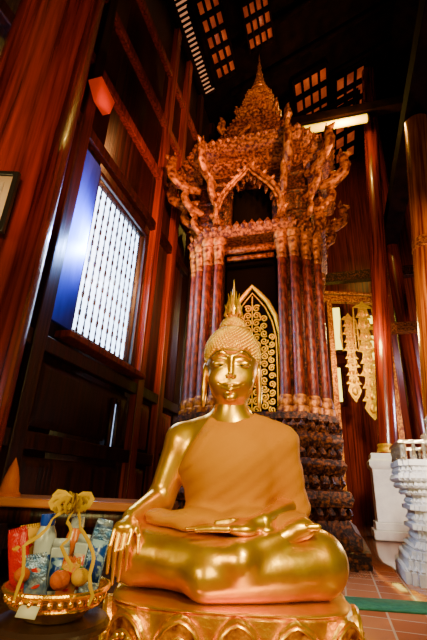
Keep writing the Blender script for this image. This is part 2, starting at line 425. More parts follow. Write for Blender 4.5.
def robe(P):
    X, Y, Z = P
    d = smin(torso(P), cap(P, (.208,.02,.490), (.256,.02,.255), .071, .062), .04)
    d = smin(d, ell(P, (-.12,-.11,.215), (.175,.11,.030)), .03)
    d = smin(d, ell(P, (.14,-.09,.225), (.15,.10,.03)), .03)
    w = .62*X-.78*Z+.25*np.abs(X)**1.5
    amp = .65+1.5*np.clip((.36-Z)/.2, 0, 1)
    s1 = np.sin(w*2*PI/.135+2.6*np.sin(6*X+4*Z)); s2_ = np.sin(w*2*PI/.055+5*X+3*np.sin(9*Z))
    fold = amp*(.0036*s1+.0012*s2_)
    d = d-.0095-fold
    line = np.where(Z > .40, -.085-(.60-Z)*.62, -.209-(.40-Z)*1.6)
    line = line+np.where(Y > .05, -(Y-.05)*1.0, 0)
    band = np.clip(1-np.abs((X-line)-.035)/.03, 0, 1)
    d = d-.005*np.minimum(1, band*2)*(Z > .3)*np.clip((.57-Z)/.04, 0, 1)
    d = smax(d, (line-X)*.8, .004)
    d = smax(d, .100-np.sqrt(X**2+(Y-.015)**2)-np.clip((.595-Z)*1.6, 0, .3), .006)
    hem = .186+.008*np.sin(X*23)
    return np.maximum(d, hem-Z)
MB().add(*surfnet(robe, (-.37,-.27,.15), (.43,.22,.68), .0055)).build('robe', ROBE, statue, recalc=False)
# hair of small curls
hm = MB(); hc = (0,.025,.90); hr = (.121,.138,.130)
def hairline(y):  # lowest z by depth
    return .888 if y < -.08 else .888-(y+.08)*1.15
def hair_sdf(P):
    X, Y, Z = P
    d = ell(P, hc, hr); d = smin(d, ell(P, (0,.03,1.03), (.058,.062,.052)), .02)
    hl = np.where(Y < -.08, .888-.010*np.cos(X*25), .888-(Y+.08)*1.15)
    return np.maximum(d, (hl-Z)*.7)
hm.add(*surfnet(hair_sdf, (-.14,-.13,.62), (.14,.19,1.1), .0055))
nP = 1200; ga = PI*(3-math.sqrt(5))
for i in range(nP):
    zz = 1-2*(i+.5)/nP; r = math.sqrt(1-zz*zz); a = i*ga
    p = (hc[0]+hr[0]*r*math.cos(a), hc[1]+hr[1]*r*math.sin(a), hc[2]+hr[2]*zz)
    if p[2] > hairline(p[1])+.004 and not (abs(p[0]) < .05 and abs(p[1]-.03) < .055 and p[2] > 1.0): hm.sphere(p, .0078, 7, 5)
for i in range(190):
    zz = 1-(i+.5)/190; r = math.sqrt(1-zz*zz); a = i*ga
    hm.sphere((.058*r*math.cos(a), .03+.062*r*math.sin(a), 1.03+.052*zz), .0068, 7, 5)
hm.warp(HT).build('hair', GOLDH, statue, recalc=False)
hb = MB().tube([(x, -.138*math.cos(min(1,abs(x)/.13)*PI/2*.98)+.012-.0, .886-.010*math.cos(x*25)-max(0, (abs(x)-.085))*1.1) for x in np.linspace(-.115, .115, 25)], .005, 8)
hb.warp(HT).build('hair_band', GOLD, statue)
fl = MB().lathe([(.022,1.075),(.030,1.085),(.026,1.093),(.017,1.098),(.022,1.112),(.024,1.128),(.018,1.155),(.011,1.19),(.006,1.235),(.0,1.295)], 16, (0,.03,0))
for k in range(6):
    a = 2*PI*k/6
    def fp(r, z): return (r*math.cos(a), .03+r*math.sin(a), z)
    fl.tube([fp(.018,1.08), fp(.038,1.100), fp(.032,1.125), fp(.042,1.155)], [.004,.010,.007,.001], 6)
    fl.tube([fp(.014,1.11), fp(.029,1.145), fp(.021,1.180), fp(.027,1.215)], [.004,.008,.006,.001], 6)
fl.warp(HT).build('flame_finial', GOLD, statue)
for sx in (-1, 1):
    MB().sphere((sx*.045, -.1215, .8108), (.023, .0080, .0036), 14, 8).warp(HT).build('eye', EYEW, statue)
    MB().sphere((sx*.043, -.1282, .8105), (.0055, .0025, .0032), 10, 8).warp(HT).build('pupil', INK, statue)
    MB().tube([(sx*x, y, z) for x, y, z in ((.018,-.1285,.8120),(.032,-.1320,.8125),(.048,-.1310,.8115),(.062,-.1245,.8125),(.075,-.1120,.8160))], [.0008,.0014,.0016,.0013,.0008], 6).warp(HT).build('eyelid_line', INK, statue)
    MB().tube([(sx*x, y-.0020, z) for x, y, z in ((.010,-.134,.854),(.025,-.1335,.868),(.043,-.131,.8745),(.062,-.118,.870),(.082,-.101,.855))], [.0006,.0011,.0013,.0010,.0006], 6).warp(HT).build('eyebrow', INK, statue)

# ------------------------------------------------------------------ lotus pedestal
ped = thing('lotus_pedestal', 'gilded oblong lotus pedestal with petal relief beneath the golden statue', 'pedestal', (BX+.01, BY-.075, 0), math.radians(-3))
ped.scale = (1, 1, PZS)
def sup(a, bq, n=64, e=.62):
    o = []
    for i in range(n):
        t = 2*PI*i/n; c, s = math.cos(t), math.sin(t)
        o.append((a*math.copysign(abs(c)**e, c), bq*math.copysign(abs(s)**e, s)))
    return o
A0, B0 = .398, .272
def pring(z, off): return [(x, y, z) for x, y in sup(A0+off, B0+off)]
MB().loft([pring(z, o) for z, o in ((0,.05),(.05,.05),(.055,.03),(.10,.02),(.12,-.03),(.17,-.045),(.20,-.03),(.24,0),(.30,.010),(.370,.010),(.380,.0))]).build('pedestal_body', GOLDP, ped)
MB().loft([pring(z, o) for z, o in ((.379,.002),(.381,.007),(.384,.008),(.387,.005),(.3885,-.01))]).build('rim', GOLD, ped)
per = sup(A0+.012, B0+.012, 720); L_ = [0]
for i in range(720):
    a, c = per[i], per[(i+1) % 720]; L_.append(L_[-1]+math.hypot(c[0]-a[0], c[1]-a[1]))
def perim(s):
    s %= L_[-1]; i = int(np.searchsorted(L_, s))-1; i = max(0, min(719, i))
    a, c = Vector(per[i]), Vector(per[(i+1) % 720]); t = (s-L_[i])/max(1e-6, L_[i+1]-L_[i])
    d = (c-a).normalized(); return a.lerp(c, t), d, Vector((d.y, -d.x))
NP = 14; pw = L_[-1]/NP
def petal_outline(w, h):
    return [(-w, 0), (-w*1.0, .35*h), (-w*.88, .62*h), (-w*.62, .83*h), (-w*.3, .95*h), (0, h), (w*.3, .95*h), (w*.62, .83*h), (w*.88, .62*h), (w, .35*h), (w, 0)]
for k in range(NP):
    s = (k+.5)*pw+.02
    def surf(x, z, out):
        p, d, n = perim(s+x); q = p+n*(out-(.02 if z < .24 else 0)*(.24-z)/.05); return (q.x, q.y, z)
    PH = .170; ol = petal_outline(pw*.48, PH); zb = .212
    pm = MB(); pm.loft([[surf(x, zb+z, -.02) for x, z in ol], [surf(x, zb+z, .014) for x, z in ol], [surf(x*.93, zb+z*.955, .022) for x, z in ol]])
    po = pm.build('lotus_petal', GOLDP, ped)
    inn = petal_outline(pw*.48*.82, PH*.88)
    MB().loft([[surf(x, zb+z, .004) for x, z in inn], [surf(x*.97, zb+z*.97, .0235) for x, z in inn]]).build('petal_inlay', PETIN, po)
    rm = MB(); rm.tube([surf(x, zb+z, .023) for x, z in inn], .0045, 6)
    inn2 = petal_outline(pw*.48*.56, PH*.64); rm.tube([surf(x, zb+z, .0245) for x, z in inn2], .0050, 6)
    for j in range(5):
        aa = PI*(j+.5)/5
        rm.sphere(surf(.034*math.cos(aa), zb+.06+.034*math.sin(aa), .025), (.011,.007,.011), 8, 6)
    rm.build('petal_rim', GOLD, po)

# ------------------------------------------------------------------ shrine tower
tc_ = at_y(262, 320, 5.6)
tower = thing('shrine_tower', 'tall carved red and gold shrine tower with tiered spire behind the statue', 'shrine', (tc_.x-.02, 5.6, 0), YAW)
def redent(h, n=3, s=.11):
    q = []
    for i in range(n+1):
        q.append((h-i*s*h, h-(n-i)*s*h))
        if i < n: q.append((h-(i+1)*s*h, h-(n-i)*s*h))
    out = []
    for r in range(4):
        c, s_ = (1,0,-1,0)[r], (0,1,0,-1)[r]
        out += [(x*c-y*s_, x*s_+y*c) for x, y in q]
    return out
def leaves(mb, h, z, size, n=3, s=.11):
    pts = redent(h, n, s)
    for i in range(len(pts)):
        a, c = Vector(pts[i]), Vector(pts[(i+1) % len(pts)]); d = c-a; L = d.length; d.normalize(); nrm = Vector((d.y, -d.x))
        k = max(1, round(L/(size*.95)))
        for j in range(k):
            p = a+d*L*(j+.5)/k
            q1 = p+nrm*size*.28; q2 = p+nrm*size*.12
            mb.tube([(p.x-nrm.x*size*.1, p.y-nrm.y*size*.1, z), (q1.x, q1.y, z+size*.4), (q2.x, q2.y, z+size*1.05)], [size*.40, size*.42, size*.04], 6, flat=.5)
    return mb
def tier(prof, lv=(), zs=1):
    mb = MB().loft([[(x, y, z*zs) for x, y in redent(h)] for z, h in prof])
    for h, z, s in lv: leaves(mb, h, z*zs, s)
    return mb
def part(mb, name, mt, **k): return mb.build(name, mt, tower, **k)
ZC = 1.50; ZK = ZC/1.21
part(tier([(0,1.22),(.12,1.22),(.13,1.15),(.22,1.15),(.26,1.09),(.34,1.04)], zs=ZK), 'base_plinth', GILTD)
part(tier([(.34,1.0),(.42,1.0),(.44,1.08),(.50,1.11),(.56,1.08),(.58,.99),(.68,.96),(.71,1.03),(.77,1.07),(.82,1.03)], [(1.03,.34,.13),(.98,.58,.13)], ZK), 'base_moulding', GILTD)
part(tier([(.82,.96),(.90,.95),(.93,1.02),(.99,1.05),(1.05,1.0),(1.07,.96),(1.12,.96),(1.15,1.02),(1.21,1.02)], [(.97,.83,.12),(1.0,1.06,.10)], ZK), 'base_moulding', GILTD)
part(MB().box((0,0,2.80), (1.0,1.0,2.6)), 'chamber_core', BLACK)  # black colour stands in for the shade inside the niches
core = MB()
CH = 3.96-ZC
for r in range(4):
    Mr = Matrix.Rotation(r*PI/2, 4, 'Z')
    for sx in (-1, 1):
        core.box((sx*.54, -.68, ZC+CH/2), (.26, .34, CH), Mr)
        core.box((sx*.68, -.64, ZC+CH/2), (.16, .2, CH), Mr)
part(core, 'chamber_walls', GILTD)
# clustered columns
colspec = []
for r in range(4):
    for (x, y) in ((.44,-.88),(.60,-.88),(.75,-.75),(-.44,-.88),(-.60,-.88)):
        c, s_ = math.cos(r*PI/2), math.sin(r*PI/2); colspec.append((x*c-y*s_, x*s_+y*c))
col0 = None
kz = CH/2.76
for (x, y) in colspec:
    if col0 is None:
        sh = MB().lathe([(.078,0),(.078,.08*kz),(.066,.1*kz),(.063,.7*kz),(.061,1.6*kz),(.058,2.40*kz)], 14)
        col0 = part(sh, 'column', LACQC, loc=(x, y, ZC))
        MB().lathe([(r_, z*kz) for r_, z in ((.060,2.30),(.074,2.34),(.062,2.38),(.070,2.42),(.092,2.56),(.102,2.60),(.084,2.64),(.110,2.68),(.110,2.76))], 14).build('capital', GILTS, col0)
        MB().lathe([(.104,0),(.104,.07),(.086,.09),(.096,.13),(.084,.18),(.072,.21)], 14).build('column_foot', GILTS, col0)
    else: dup_part(col0, tower, (x, y, ZC))
# gilded arched boards in the niches, scrollwork in relief
def arch(w, h):
    R_ = [(w, 0), (w*1.0, .38*h), (w*.97, .60*h), (w*.82, .74*h), (w*.55, .86*h), (w*.25, .94*h), (0, h)]
    return R_+[(-x, z) for x, z in R_[-2::-1]]
def spiral(cx, cz, r0, dirn, a0, y):
    return [(cx+dirn*r0*(1-t*.85)*math.cos(a0+t*9.5), y, cz+r0*(1-t*.85)*math.sin(a0+t*9.5)) for t in np.linspace(0, 1, 24)]
BH = 3.28-ZC
for r in (0, 1, 3):
    Mr = Matrix.Rotation(r*PI/2, 4, 'Z')
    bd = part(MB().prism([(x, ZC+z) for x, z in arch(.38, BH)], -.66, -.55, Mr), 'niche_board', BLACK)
    rm = MB(); ol = arch(.38, BH); pts = [(x, -.672, ZC+z) for x, z in ol]; rm.tube(pts, .032, 8, up=(0,1,0), M=Mr)
    ol = arch(.325, BH-.10); rm.tube([(x, -.668, ZC+z) for x, z in ol], .010, 6, up=(0,1,0), M=Mr)
    rm.build('board_border', PANG, bd)
    sc = MB()
    for lv in range(14):
        z = ZC+.08+lv*.105; rr = .052
        for sx in (-1, 1):
            sc.tube(spiral(sx*.058, z, rr, sx, .6 if lv % 2 else -.6, -.668), [.0115]*16+[.008]*8, 6, up=(0,1,0), M=Mr)
            if lv < 12: sc.tube(spiral(sx*.160, z+.05, .050, -sx, 1.2+lv, -.668), .0105, 6, up=(0,1,0), M=Mr)
            if lv < 10: sc.tube(spiral(sx*.255, z, .044, sx, 2.0+lv, -.668), .010, 6, up=(0,1,0), M=Mr)
    sc.tube([(0,-.668,ZC+.05),(0,-.668,ZC+BH-.15)], .009, 6, M=Mr)
    sc.build('scrollwork', PANG, bd)
    part(MB().box((0,-.84,3.78), (.72,.10,.09), Mr).box((0,-.82,3.66), (.66,.07,.05), Mr), 'lintel', GILTR)
# attic: four corner blocks carrying the canopy, open arches between them
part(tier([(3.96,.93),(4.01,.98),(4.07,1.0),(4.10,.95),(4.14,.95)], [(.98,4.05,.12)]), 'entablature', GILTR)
for sx in (-1, 1):
    for sy in (-1, 1):
        att = MB()
        att.box((sx*.60, sy*.60, 4.70), (.38, .38, 1.12)); att.box((sx*.48, sy*.70, 4.70), (.34, .20, 1.12)); att.box((sx*.70, sy*.48, 4.70), (.20, .34, 1.12))
        for zz in (4.35, 4.72, 5.05): att.box((sx*.61, sy*.61, zz), (.44, .44, .07))
        part(att, 'attic_pier', GILTD)
part(MB().box((0,0,4.70), (.9,.9,1.1)), 'attic_shade_core', BLACK)  # added black block, painted darkness of the hollow behind the arches
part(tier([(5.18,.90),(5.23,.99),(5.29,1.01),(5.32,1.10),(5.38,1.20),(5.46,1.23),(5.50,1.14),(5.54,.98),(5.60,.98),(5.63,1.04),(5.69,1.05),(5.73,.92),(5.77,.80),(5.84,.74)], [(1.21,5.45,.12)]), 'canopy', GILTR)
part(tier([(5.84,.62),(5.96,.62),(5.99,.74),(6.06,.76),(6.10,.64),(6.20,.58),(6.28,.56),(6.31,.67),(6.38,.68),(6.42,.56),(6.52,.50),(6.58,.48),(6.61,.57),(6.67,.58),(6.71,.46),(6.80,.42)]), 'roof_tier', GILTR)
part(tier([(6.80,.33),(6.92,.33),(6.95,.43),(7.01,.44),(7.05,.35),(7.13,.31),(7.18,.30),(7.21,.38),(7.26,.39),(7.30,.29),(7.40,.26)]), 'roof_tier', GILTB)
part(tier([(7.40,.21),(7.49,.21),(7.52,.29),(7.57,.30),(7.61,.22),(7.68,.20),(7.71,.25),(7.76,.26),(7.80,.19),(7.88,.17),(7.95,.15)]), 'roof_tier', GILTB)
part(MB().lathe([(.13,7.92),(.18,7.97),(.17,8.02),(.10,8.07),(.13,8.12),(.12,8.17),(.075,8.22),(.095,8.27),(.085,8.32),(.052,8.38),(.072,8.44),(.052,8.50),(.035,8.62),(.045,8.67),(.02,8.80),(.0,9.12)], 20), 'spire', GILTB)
def ped_arch(w, h):
    R_ = [(w*1.0, 0), (w*1.06, .14*h), (w*1.0, .34*h), (w*.88, .50*h), (w*.68, .64*h), (w*.44, .76*h), (w*.22, .86*h), (w*.08, .94*h), (0, h)]
    return R_+[(-x, z) for x, z in R_[-2::-1]]
for r in (0, 1, 3):
    Mr = Matrix.Rotation(r*PI/2, 4, 'Z')
    W_, H_, Zb = .47, 1.06, 4.14
    ol = ped_arch(W_, H_)
    fm = MB(); fm.tube([(x, -.96, Zb+z) for x, z in ol], .045, 8, flat=1.6, up=(0,1,0), M=Mr)
    fm.tube([(x, -1.02, Zb+z) for x, z in ped_arch(W_*.88, H_*.88)], .018, 8, up=(0,1,0), M=Mr)
    for i in range(1, len(ol)-1):
        if abs(ol[i][0]) < .01: continue
        nx = math.copysign(1, ol[i][0]); x, z = ol[i]
        fm.tube([(x, -.98, Zb+z), (x+nx*.05, -1.01, Zb+z+.04), (x+nx*.06, -.98, Zb+z+.11)], [.04,.03,.004], 6, M=Mr)
    pn = part(fm, 'pediment', GILTS)
    fr_ = MB()
    for i in range(2, len(ol)-2):
        x, z = ol[i][0]*.82, ol[i][1]*.82
        fr_.tube([(x, -.96, Zb+z+.04), (x*.97, -.97, Zb+z-.03), (x*.94, -.96, Zb+z-.09)], [.03,.03,.004], 6, M=Mr)
    fr_.build('arch_fringe', GILTD, pn)
    fm = MB(); fm.tube([(x, -.84, 5.74+z) for x, z in ped_arch(.20, .44)], .03, 8, up=(0,1,0), M=Mr)
    for k in range(7):
        a = PI*(k+.5)/7
        fm.tube([(0,-.85,5.80), (.10*math.cos(a),-.87,5.80+.10*math.sin(a)), (.17*math.cos(a),-.84,5.80+.17*math.sin(a))], [.03,.04,.008], 6, up=(0,1,0), M=Mr)
    part(fm, 'fan_ornament', GILTS)
    fm = MB(); fm.tube([(x, -.47, 6.74+z) for x, z in ped_arch(.14, .34)], .025, 8, up=(0,1,0), M=Mr); fm.sphere((0,-.45,6.83), (.06,.05,.08), 10, 8, Mr)
    part(fm, 'fan_ornament', GILTS)
# curled serpent-like brackets and flame finials on the corners
def bracket(sc):
    mb = MB()
    mb.tube([(-.26,0,-.10),(-.06,0,-.14),(.12,0,-.10),(.26,0,.02),(.31,0,.16),(.28,0,.28),(.33,0,.36),(.43,0,.37)], [.06,.085,.10,.10,.09,.08,.07,.02], 10, flat=.75, up=(0,1,0))
    mb.tube([(.29,0,.30),(.24,0,.40),(.26,0,.54)], [.05,.045,.006], 6, flat=.5, up=(0,1,0))
    mb.sphere((.10,0,-.02), (.09,.08,.10), 10, 8)
    mb.v = [(x*sc, y*sc, z*sc) for x, y, z in mb.v]
    return mb
def flame(sc):
    mb = MB()
    mb.tube([(-.12,0,0),(.02,0,.0),(.10,0,.10),(.08,0,.24),(.05,0,.36),(.10,0,.46),(.16,0,.48)], [.07,.12,.13,.11,.08,.055,.01], 8, flat=.75, up=(0,1,0))
    mb.v = [(x*sc, y*sc, z*sc) for x, y, z in mb.v]
    return mb
big = {}
def put(fn, name, sc, x, y, z, a, mt):
    key = (name, sc, mt.name)
    if key not in big: big[key] = part(fn(sc), name, mt, loc=(x, y, z), rotz=a)
    else: dup_part(big[key], tower, (x, y, z), a)
for r in range(4):
    a0 = PI/4+r*PI/2; c, s_ = math.cos(r*PI/2), math.sin(r*PI/2)
    def at(x, y): return (x*c-y*s_, x*s_+y*c)
    for (h, z, sc) in ((.84, 4.28, .58), (.95, 4.66, .72), (1.12, 5.06, .90)):
        for k, (fx, fy) in enumerate(((1.0,.52),(.88,.88),(.52,1.0))):
            x, y = at(h*fx, h*fy); put(bracket, 'curled_bracket', sc, x, y, z, a0+(k-1)*.62, GILTS)
    for (h, z, sc, mt) in ((1.04, 5.52, .52, GILTS), (.64, 6.44, .66, GILTS), (.41, 7.06, .36, GILTS)):
        x, y = at(h*.84, h*.84); put(flame, 'flame_ornament', sc, x, y, z, a0, mt)

# ------------------------------------------------------------------ pillars
def pillar(name, label, x, y, r, h, mt, z=0, grp=None, base=True):
    t = thing(name, label, 'pillar', (x, y, z), 0, grp)
    MB().lathe([(r*1.02,.0),(r,.3),(r*.985,h*.5),(r*.95,h)], 40).build('shaft', mt, t)
    if base: MB().lathe([(r*1.25,0),(r*1.25,.10),(r*1.15,.13),(r*1.18,.2),(r*1.05,.24),(r*.9,.25)], 40).build('pillar_base', GILTD, t)
    bands = MB(); zz = h*.62
    bands.lathe([(r*.97,zz-.1),(r*1.02,zz-.08),(r*1.02,zz-.05),(r*.99,zz-.03),(r*.99,zz+.03),(r*1.02,zz+.05),(r*1.02,zz+.08),(r*.97,zz+.1)], 40)
    if z == 0 and r < .3: bands.build('gilt_band', GILTB, t)
    if z > 0: MB().lathe([(r*1.0,.02),(r*1.15,.03),(r*1.12,.08),(r*1.03,.10),(r*1.12,.15),(r*1.0,.17)], 32).build('gilt_collar', BANG, t)
    return t
def hroof(x, y):
    q = RMI @ Vector((x, y, 0)); u = q.x
    return (roofz(u) if u < RIDGE else zr-2.6*(u-RIDGE)/4)
pillar('pillar', 'huge red lacquered pillar in the left foreground carrying the framed picture', -1.42, 2.2, .31, hroof(-1.42, 2.2)-.1, LACQ)
pc = at_z(391, 541, 0); pcx, pcy = pc.x+.20, pc.y+.25
plin = thing('column_plinth', 'plain white square plinth under the red pillar at the right', 'plinth', (pcx, pcy, 0), YAW)
PT = 1.34
MB().box((0,0,.07), (.72,.72,.14)).box((0,0,.20), (.64,.64,.12)).build('foot', STUCCO, plin, bevel=.015)
MB().loft([[(-h,-h,z),(h,-h,z),(h,h,z),(-h,h,z)] for z, h in ((.26,.285),(1.08,.285),(1.10,.31),(1.14,.33),(1.22,.33),(1.24,.29),(PT,.285))]).build('block', STUCCO, plin, bevel=.012)
DRED = mat('dark red lacquer', (.045,.0025,.001), (.22,.020,.003), scale=6, rough=.24, stretch=(4,4,.16), bump=.2, bscale=10, detail=10, coat=.3)
pA = pillar('pillar', 'dark red pillar standing on the white square plinth', pcx+.04, pcy, .17, hroof(pcx+.6, pcy)-PT-.25, DRED, PT, base=False)
pA.rotation_euler = (0, math.radians(4), 0)
bx_, by_ = 2.86, 5.2; pBz = 6.85
SHEEN = mat('gold-lit lacquer', (.20,.015,.002), (.75,.22,.010), scale=6, rough=.24, metal=.35, stretch=(4,4,.16), bump=.2, bscale=10, detail=10)  # gold in the colour stands in for warm light on the shaft
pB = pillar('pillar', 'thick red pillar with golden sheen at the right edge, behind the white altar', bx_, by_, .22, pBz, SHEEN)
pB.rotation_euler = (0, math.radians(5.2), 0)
qb = RMI @ Vector((3.47, by_, 0))
trim(MB().box((qb.x, 7.4, pBz+.20), (.40, 8.2, .34)), ROOFM)
q = room(1.85, 10.2, 0)
pillar('pillar', 'farthest slim red pillar in the gloom near the back wall', q.x, q.y, .18, hroof(q.x, q.y)-.1, LACQ)

# framed picture on pillar
e1 = at_y(11, 200, 1.86)
pf = thing('picture_frame', 'black framed picture hanging on the red pillar at the left edge', 'picture', (e1.x-.2, 1.875, e1.z), 0)
f_ = MB()
for sx in (-1, 1): f_.box((sx*.185, 0, 0), (.03, .03, .42))
for sz in (-1, 1): f_.box((0, 0, sz*.195), (.34, .03, .03))
f_.build('frame', BLKF, pf, bevel=.004); MB().box((0, .004, 0), (.34, .01, .36)).build('mat_board', PAPER, pf); MB().box((0, -.004, 0), (.25, .006, .27)).build('print', PHOTO, pf)
# red wall lamp
q = at_u(100, 106, WU+.2); qw = room(q.x, q.y, q.z)
lp = thing('wall_lamp', 'small orange red wedge shaped lamp high on the dark left wall', 'lamp', qw, YAW)
MB().loft([[(-.05,-.06,.02),(.05,-.06,.02),(.05,.14,.02),(-.05,.14,.02)], [(-.09,-.18,.24),(.09,-.18,.24),(.09,.14,.20),(-.09,.14,.20)]]).build('shade', REDL, lp)
MB().box((-.10, 0, .14), (.16, .05, .05)).build('bracket', WOOD, lp)

# fluorescent lamp
La = at_v(303, 127, 7.45); Lb = at_v(367, 122, 7.45); mid = (La+Lb)/2; ll = (Lb-La).length
fz = mid.z
fw = room(mid.x, 7.45, fz)
flm = thing('fluorescent_lamp', 'glowing yellow fluorescent tube under the roof right of the spire', 'lamp', fw, YAW)
MB().tube([(-ll/2, 0, 0), (ll/2, 0, 0)], .10, 12).build('tube', TUBE, flm)
MB().box((0, .06, .145), (ll+.1, .12, .07)).box((-ll/2-.03,.03,.05),(.04,.09,.17)).box((ll/2+.03,.03,.05),(.04,.09,.17)).build('housing', HOUS, flm)
trim(MB().box((1.5, 7.50, fz+.31), (8.2, .24, .25)), ROOFM)

# gilded gateway with hanging banners
GY = 8.6
g1 = at_y(326, 299, GY); g2 = at_y(380, 299, GY); gz = g1.z; gp = at_y(336, 400, GY)
gate = thing('gilded_gateway', 'gilded wooden gateway frame right of the tower', 'gateway', (0, GY, 0), 0)
MB().box(((g1.x+g2.x)/2, 0, gz), (g2.x-g1.x+.3, .14, .16)).box(((g1.x+g2.x)/2, 0, gz+.14), (g2.x-g1.x+.4, .2, .06)).build('lintel', GILTB, gate, bevel=.01)
for x in (gp.x, g2.x+.05):
    MB().box((x, 0, gz/2-.04), (.13, .13, gz-.08)).box((x,0,.1),(.2,.2,.2)).build('post', GILTB, gate, bevel=.01)
def banner(px, pyt, pyb, Y, label, wpx):
    tp = at_y(px, pyt, Y); bt = at_y(px, pyb, Y); h = tp.z-bt.z; w = wpx*Y/370/2
    t = thing('hanging_banner', label, 'banner', (tp.x, Y, tp.z), 0, 'gold temple banners')
    MB().tube([(0,0,0),(0,(GY-Y-.08),gz-.1-tp.z)], .012, 6).build('cord', INK, t)
    MB().prism([(-w,-.05),(w,-.05),(w*.6,.02),(w*.35,.03),(0,.12),(-w*.35,.03),(-w*.6,.02)], -.015, .015).build('top_bar', BANG, t)
    n = 8; sg = MB()
    for k in range(n):
        za = -.06-(h-.42)*k/n; zb = -.06-(h-.42)*(k+1)/n+.01; zm = (za+zb)/2
        a_ = w*(.66 if k % 2 else .56)
        sg.prism([(-a_*.8,za),(a_*.8,za),(a_*.95,zm),(a_*1.45,zb+.02),(a_*.9,zb+.02),(a_*.45,zb-.035),(0,zb+.01),(-a_*.45,zb-.035),(-a_*.9,zb+.02),(-a_*1.45,zb+.02),(-a_*.95,zm)], -.008-.004*(k % 2), .008)
        sg.sphere((0,-.015,zm), (a_*.35,.05,(za-zb)*.30), 8, 6)
        for sx in (-1, 1): sg.sphere((sx*a_*.7,-.012,zm), (a_*.22,.04,(za-zb)*.22), 8, 6)
    sg.build('panels', BANG, t)
    MB().prism([(-w*.5,-h+.40),(w*.5,-h+.40),(w*.8,-h+.25),(w*.45,-h+.12),(0,-h),(-w*.45,-h+.12),(-w*.8,-h+.25)], -.010, .010).sphere((0,-.01,-h+.24),(w*.4,.05,.1),10,8).build('tail', BANG, t)
    for sx in (-1, 1):
        MB().tube([(sx*w*.95,0,-.05),(sx*w*1.08,0,-h*.25),(sx*w*1.0,0,-h*.42)], [.014,.030,.004], 6).build('tassel', BANG, t)
banner(348, 318, 402, GY-.12, 'shorter gold hanging banner beside the tower, left of the pair', 16)
banner(362, 306, 420, GY-.24, 'longer gold hanging banner with pointed tail, right of the pair', 20)

# white tiered altar at the right edge
ac = at_z(411, 588, 0)
alt = thing('white_altar', 'white tiered altar base with carved leaf mouldings at the right edge', 'altar', (ac.x+.58, ac.y+.36, 0), YAW)
def alring(prof, lv=()):
    mb = MB().loft([[(x, y, z) for x, y in redent(h, 2, .1)] for z, h in prof])
    for h, z, s in lv: leaves(mb, h, z, s, 2, .1)
    return mb
alring([(0,.46),(.09,.46),(.10,.42),(.17,.42),(.18,.38),(.24,.38),(.25,.34),(.31,.33)], [(.44,.09,.05),(.40,.17,.05),(.35,.25,.05)]).build('foot', STUCCO, alt)
alring([(.31,.30),(.40,.30),(.41,.34),(.45,.34),(.46,.30),(.56,.30),(.57,.34),(.61,.34),(.62,.30),(.70,.30)], [(.30,.32,.055),(.30,.47,.06),(.30,.62,.055)]).build('waist', STUCCO, alt)
alring([(.70,.33),(.75,.33),(.76,.37),(.81,.37),(.82,.41),(.88,.41),(.89,.37),(.94,.37),(.95,.40),(1.0,.40)], [(.34,.70,.045),(.38,.76,.045),(.405,.82,.05),(.38,.89,.05)]).build('cornice', STUCCO, alt)
SILV = mat('silver gilt', (.75,.58,.30), (.85,.82,.78), scale=30, rough=.2, metal=.8, bump=.4, bscale=40)
for r in (0, 1, 2, 3):
    Mr = Matrix.Rotation(r*PI/2, 4, 'Z'); rl = MB()
    rl.box((0,-.36,1.16), (.76,.05,.03), Mr)
    for i in range(9): rl.lathe([(.014,1.0),(.022,1.03),(.012,1.06),(.020,1.10),(.012,1.15)], 8, ((i-4)*.085,-.36,0), M=Mr)
    rl.build('top_rail', SILV, alt)
MB().lathe([(.10,1.0),(.12,1.04),(.08,1.08),(.06,1.14),(.10,1.2),(.12,1.25),(.07,1.30),(.05,1.36),(.07,1.41),(.03,1.46),(0,1.52)], 20).build('bud_finial', SILV, alt)
# green strip along the tiles
cA = at_z(398, 610, 0)
mbg = MB().box((0,0,.006), (2.4,.30,.012)); tag(mbg.build('green_strip', GREEN, loc=(cA.x+.75, cA.y, 0), rotz=math.radians(-6)), 'thin green strip lying on the clay tile floor', 'floor strip')

# ------------------------------------------------------------------ left table
tb = thing('altar_table', 'dark wooden altar table behind the offerings on the left', 'table', (-.95, 2.95, 0), 0)
MB().box((0,0,.56), (1.5,.62,.05)).build('tabletop', mat('waxed wood', (.22,.05,.008), (.45,.13,.015), scale=5, rough=.3, stretch=(.4,3,3)), tb, bevel=.01)
MB().box((0,-.26,.49), (1.36,.03,.09)).box((0,.26,.49), (1.36,.03,.09)).build('apron', WOOD, tb)
for sx in (-1, 1):
    for sy in (-1, 1): MB().box((sx*.68, sy*.25, .268), (.07,.07,.535)).build('leg', WOOD, tb)
oc = at_y(2, 523, 2.85)
cn = MB().lathe([(.075,0),(.075,.015),(.06,.03),(.05,.10),(.03,.17),(.0,.24)], 16)
tag(cn.build('offering_cone', ORNG, loc=(oc.x, 2.85, .585)), 'orange cone shaped offering on the dark table at the left edge', 'offering')

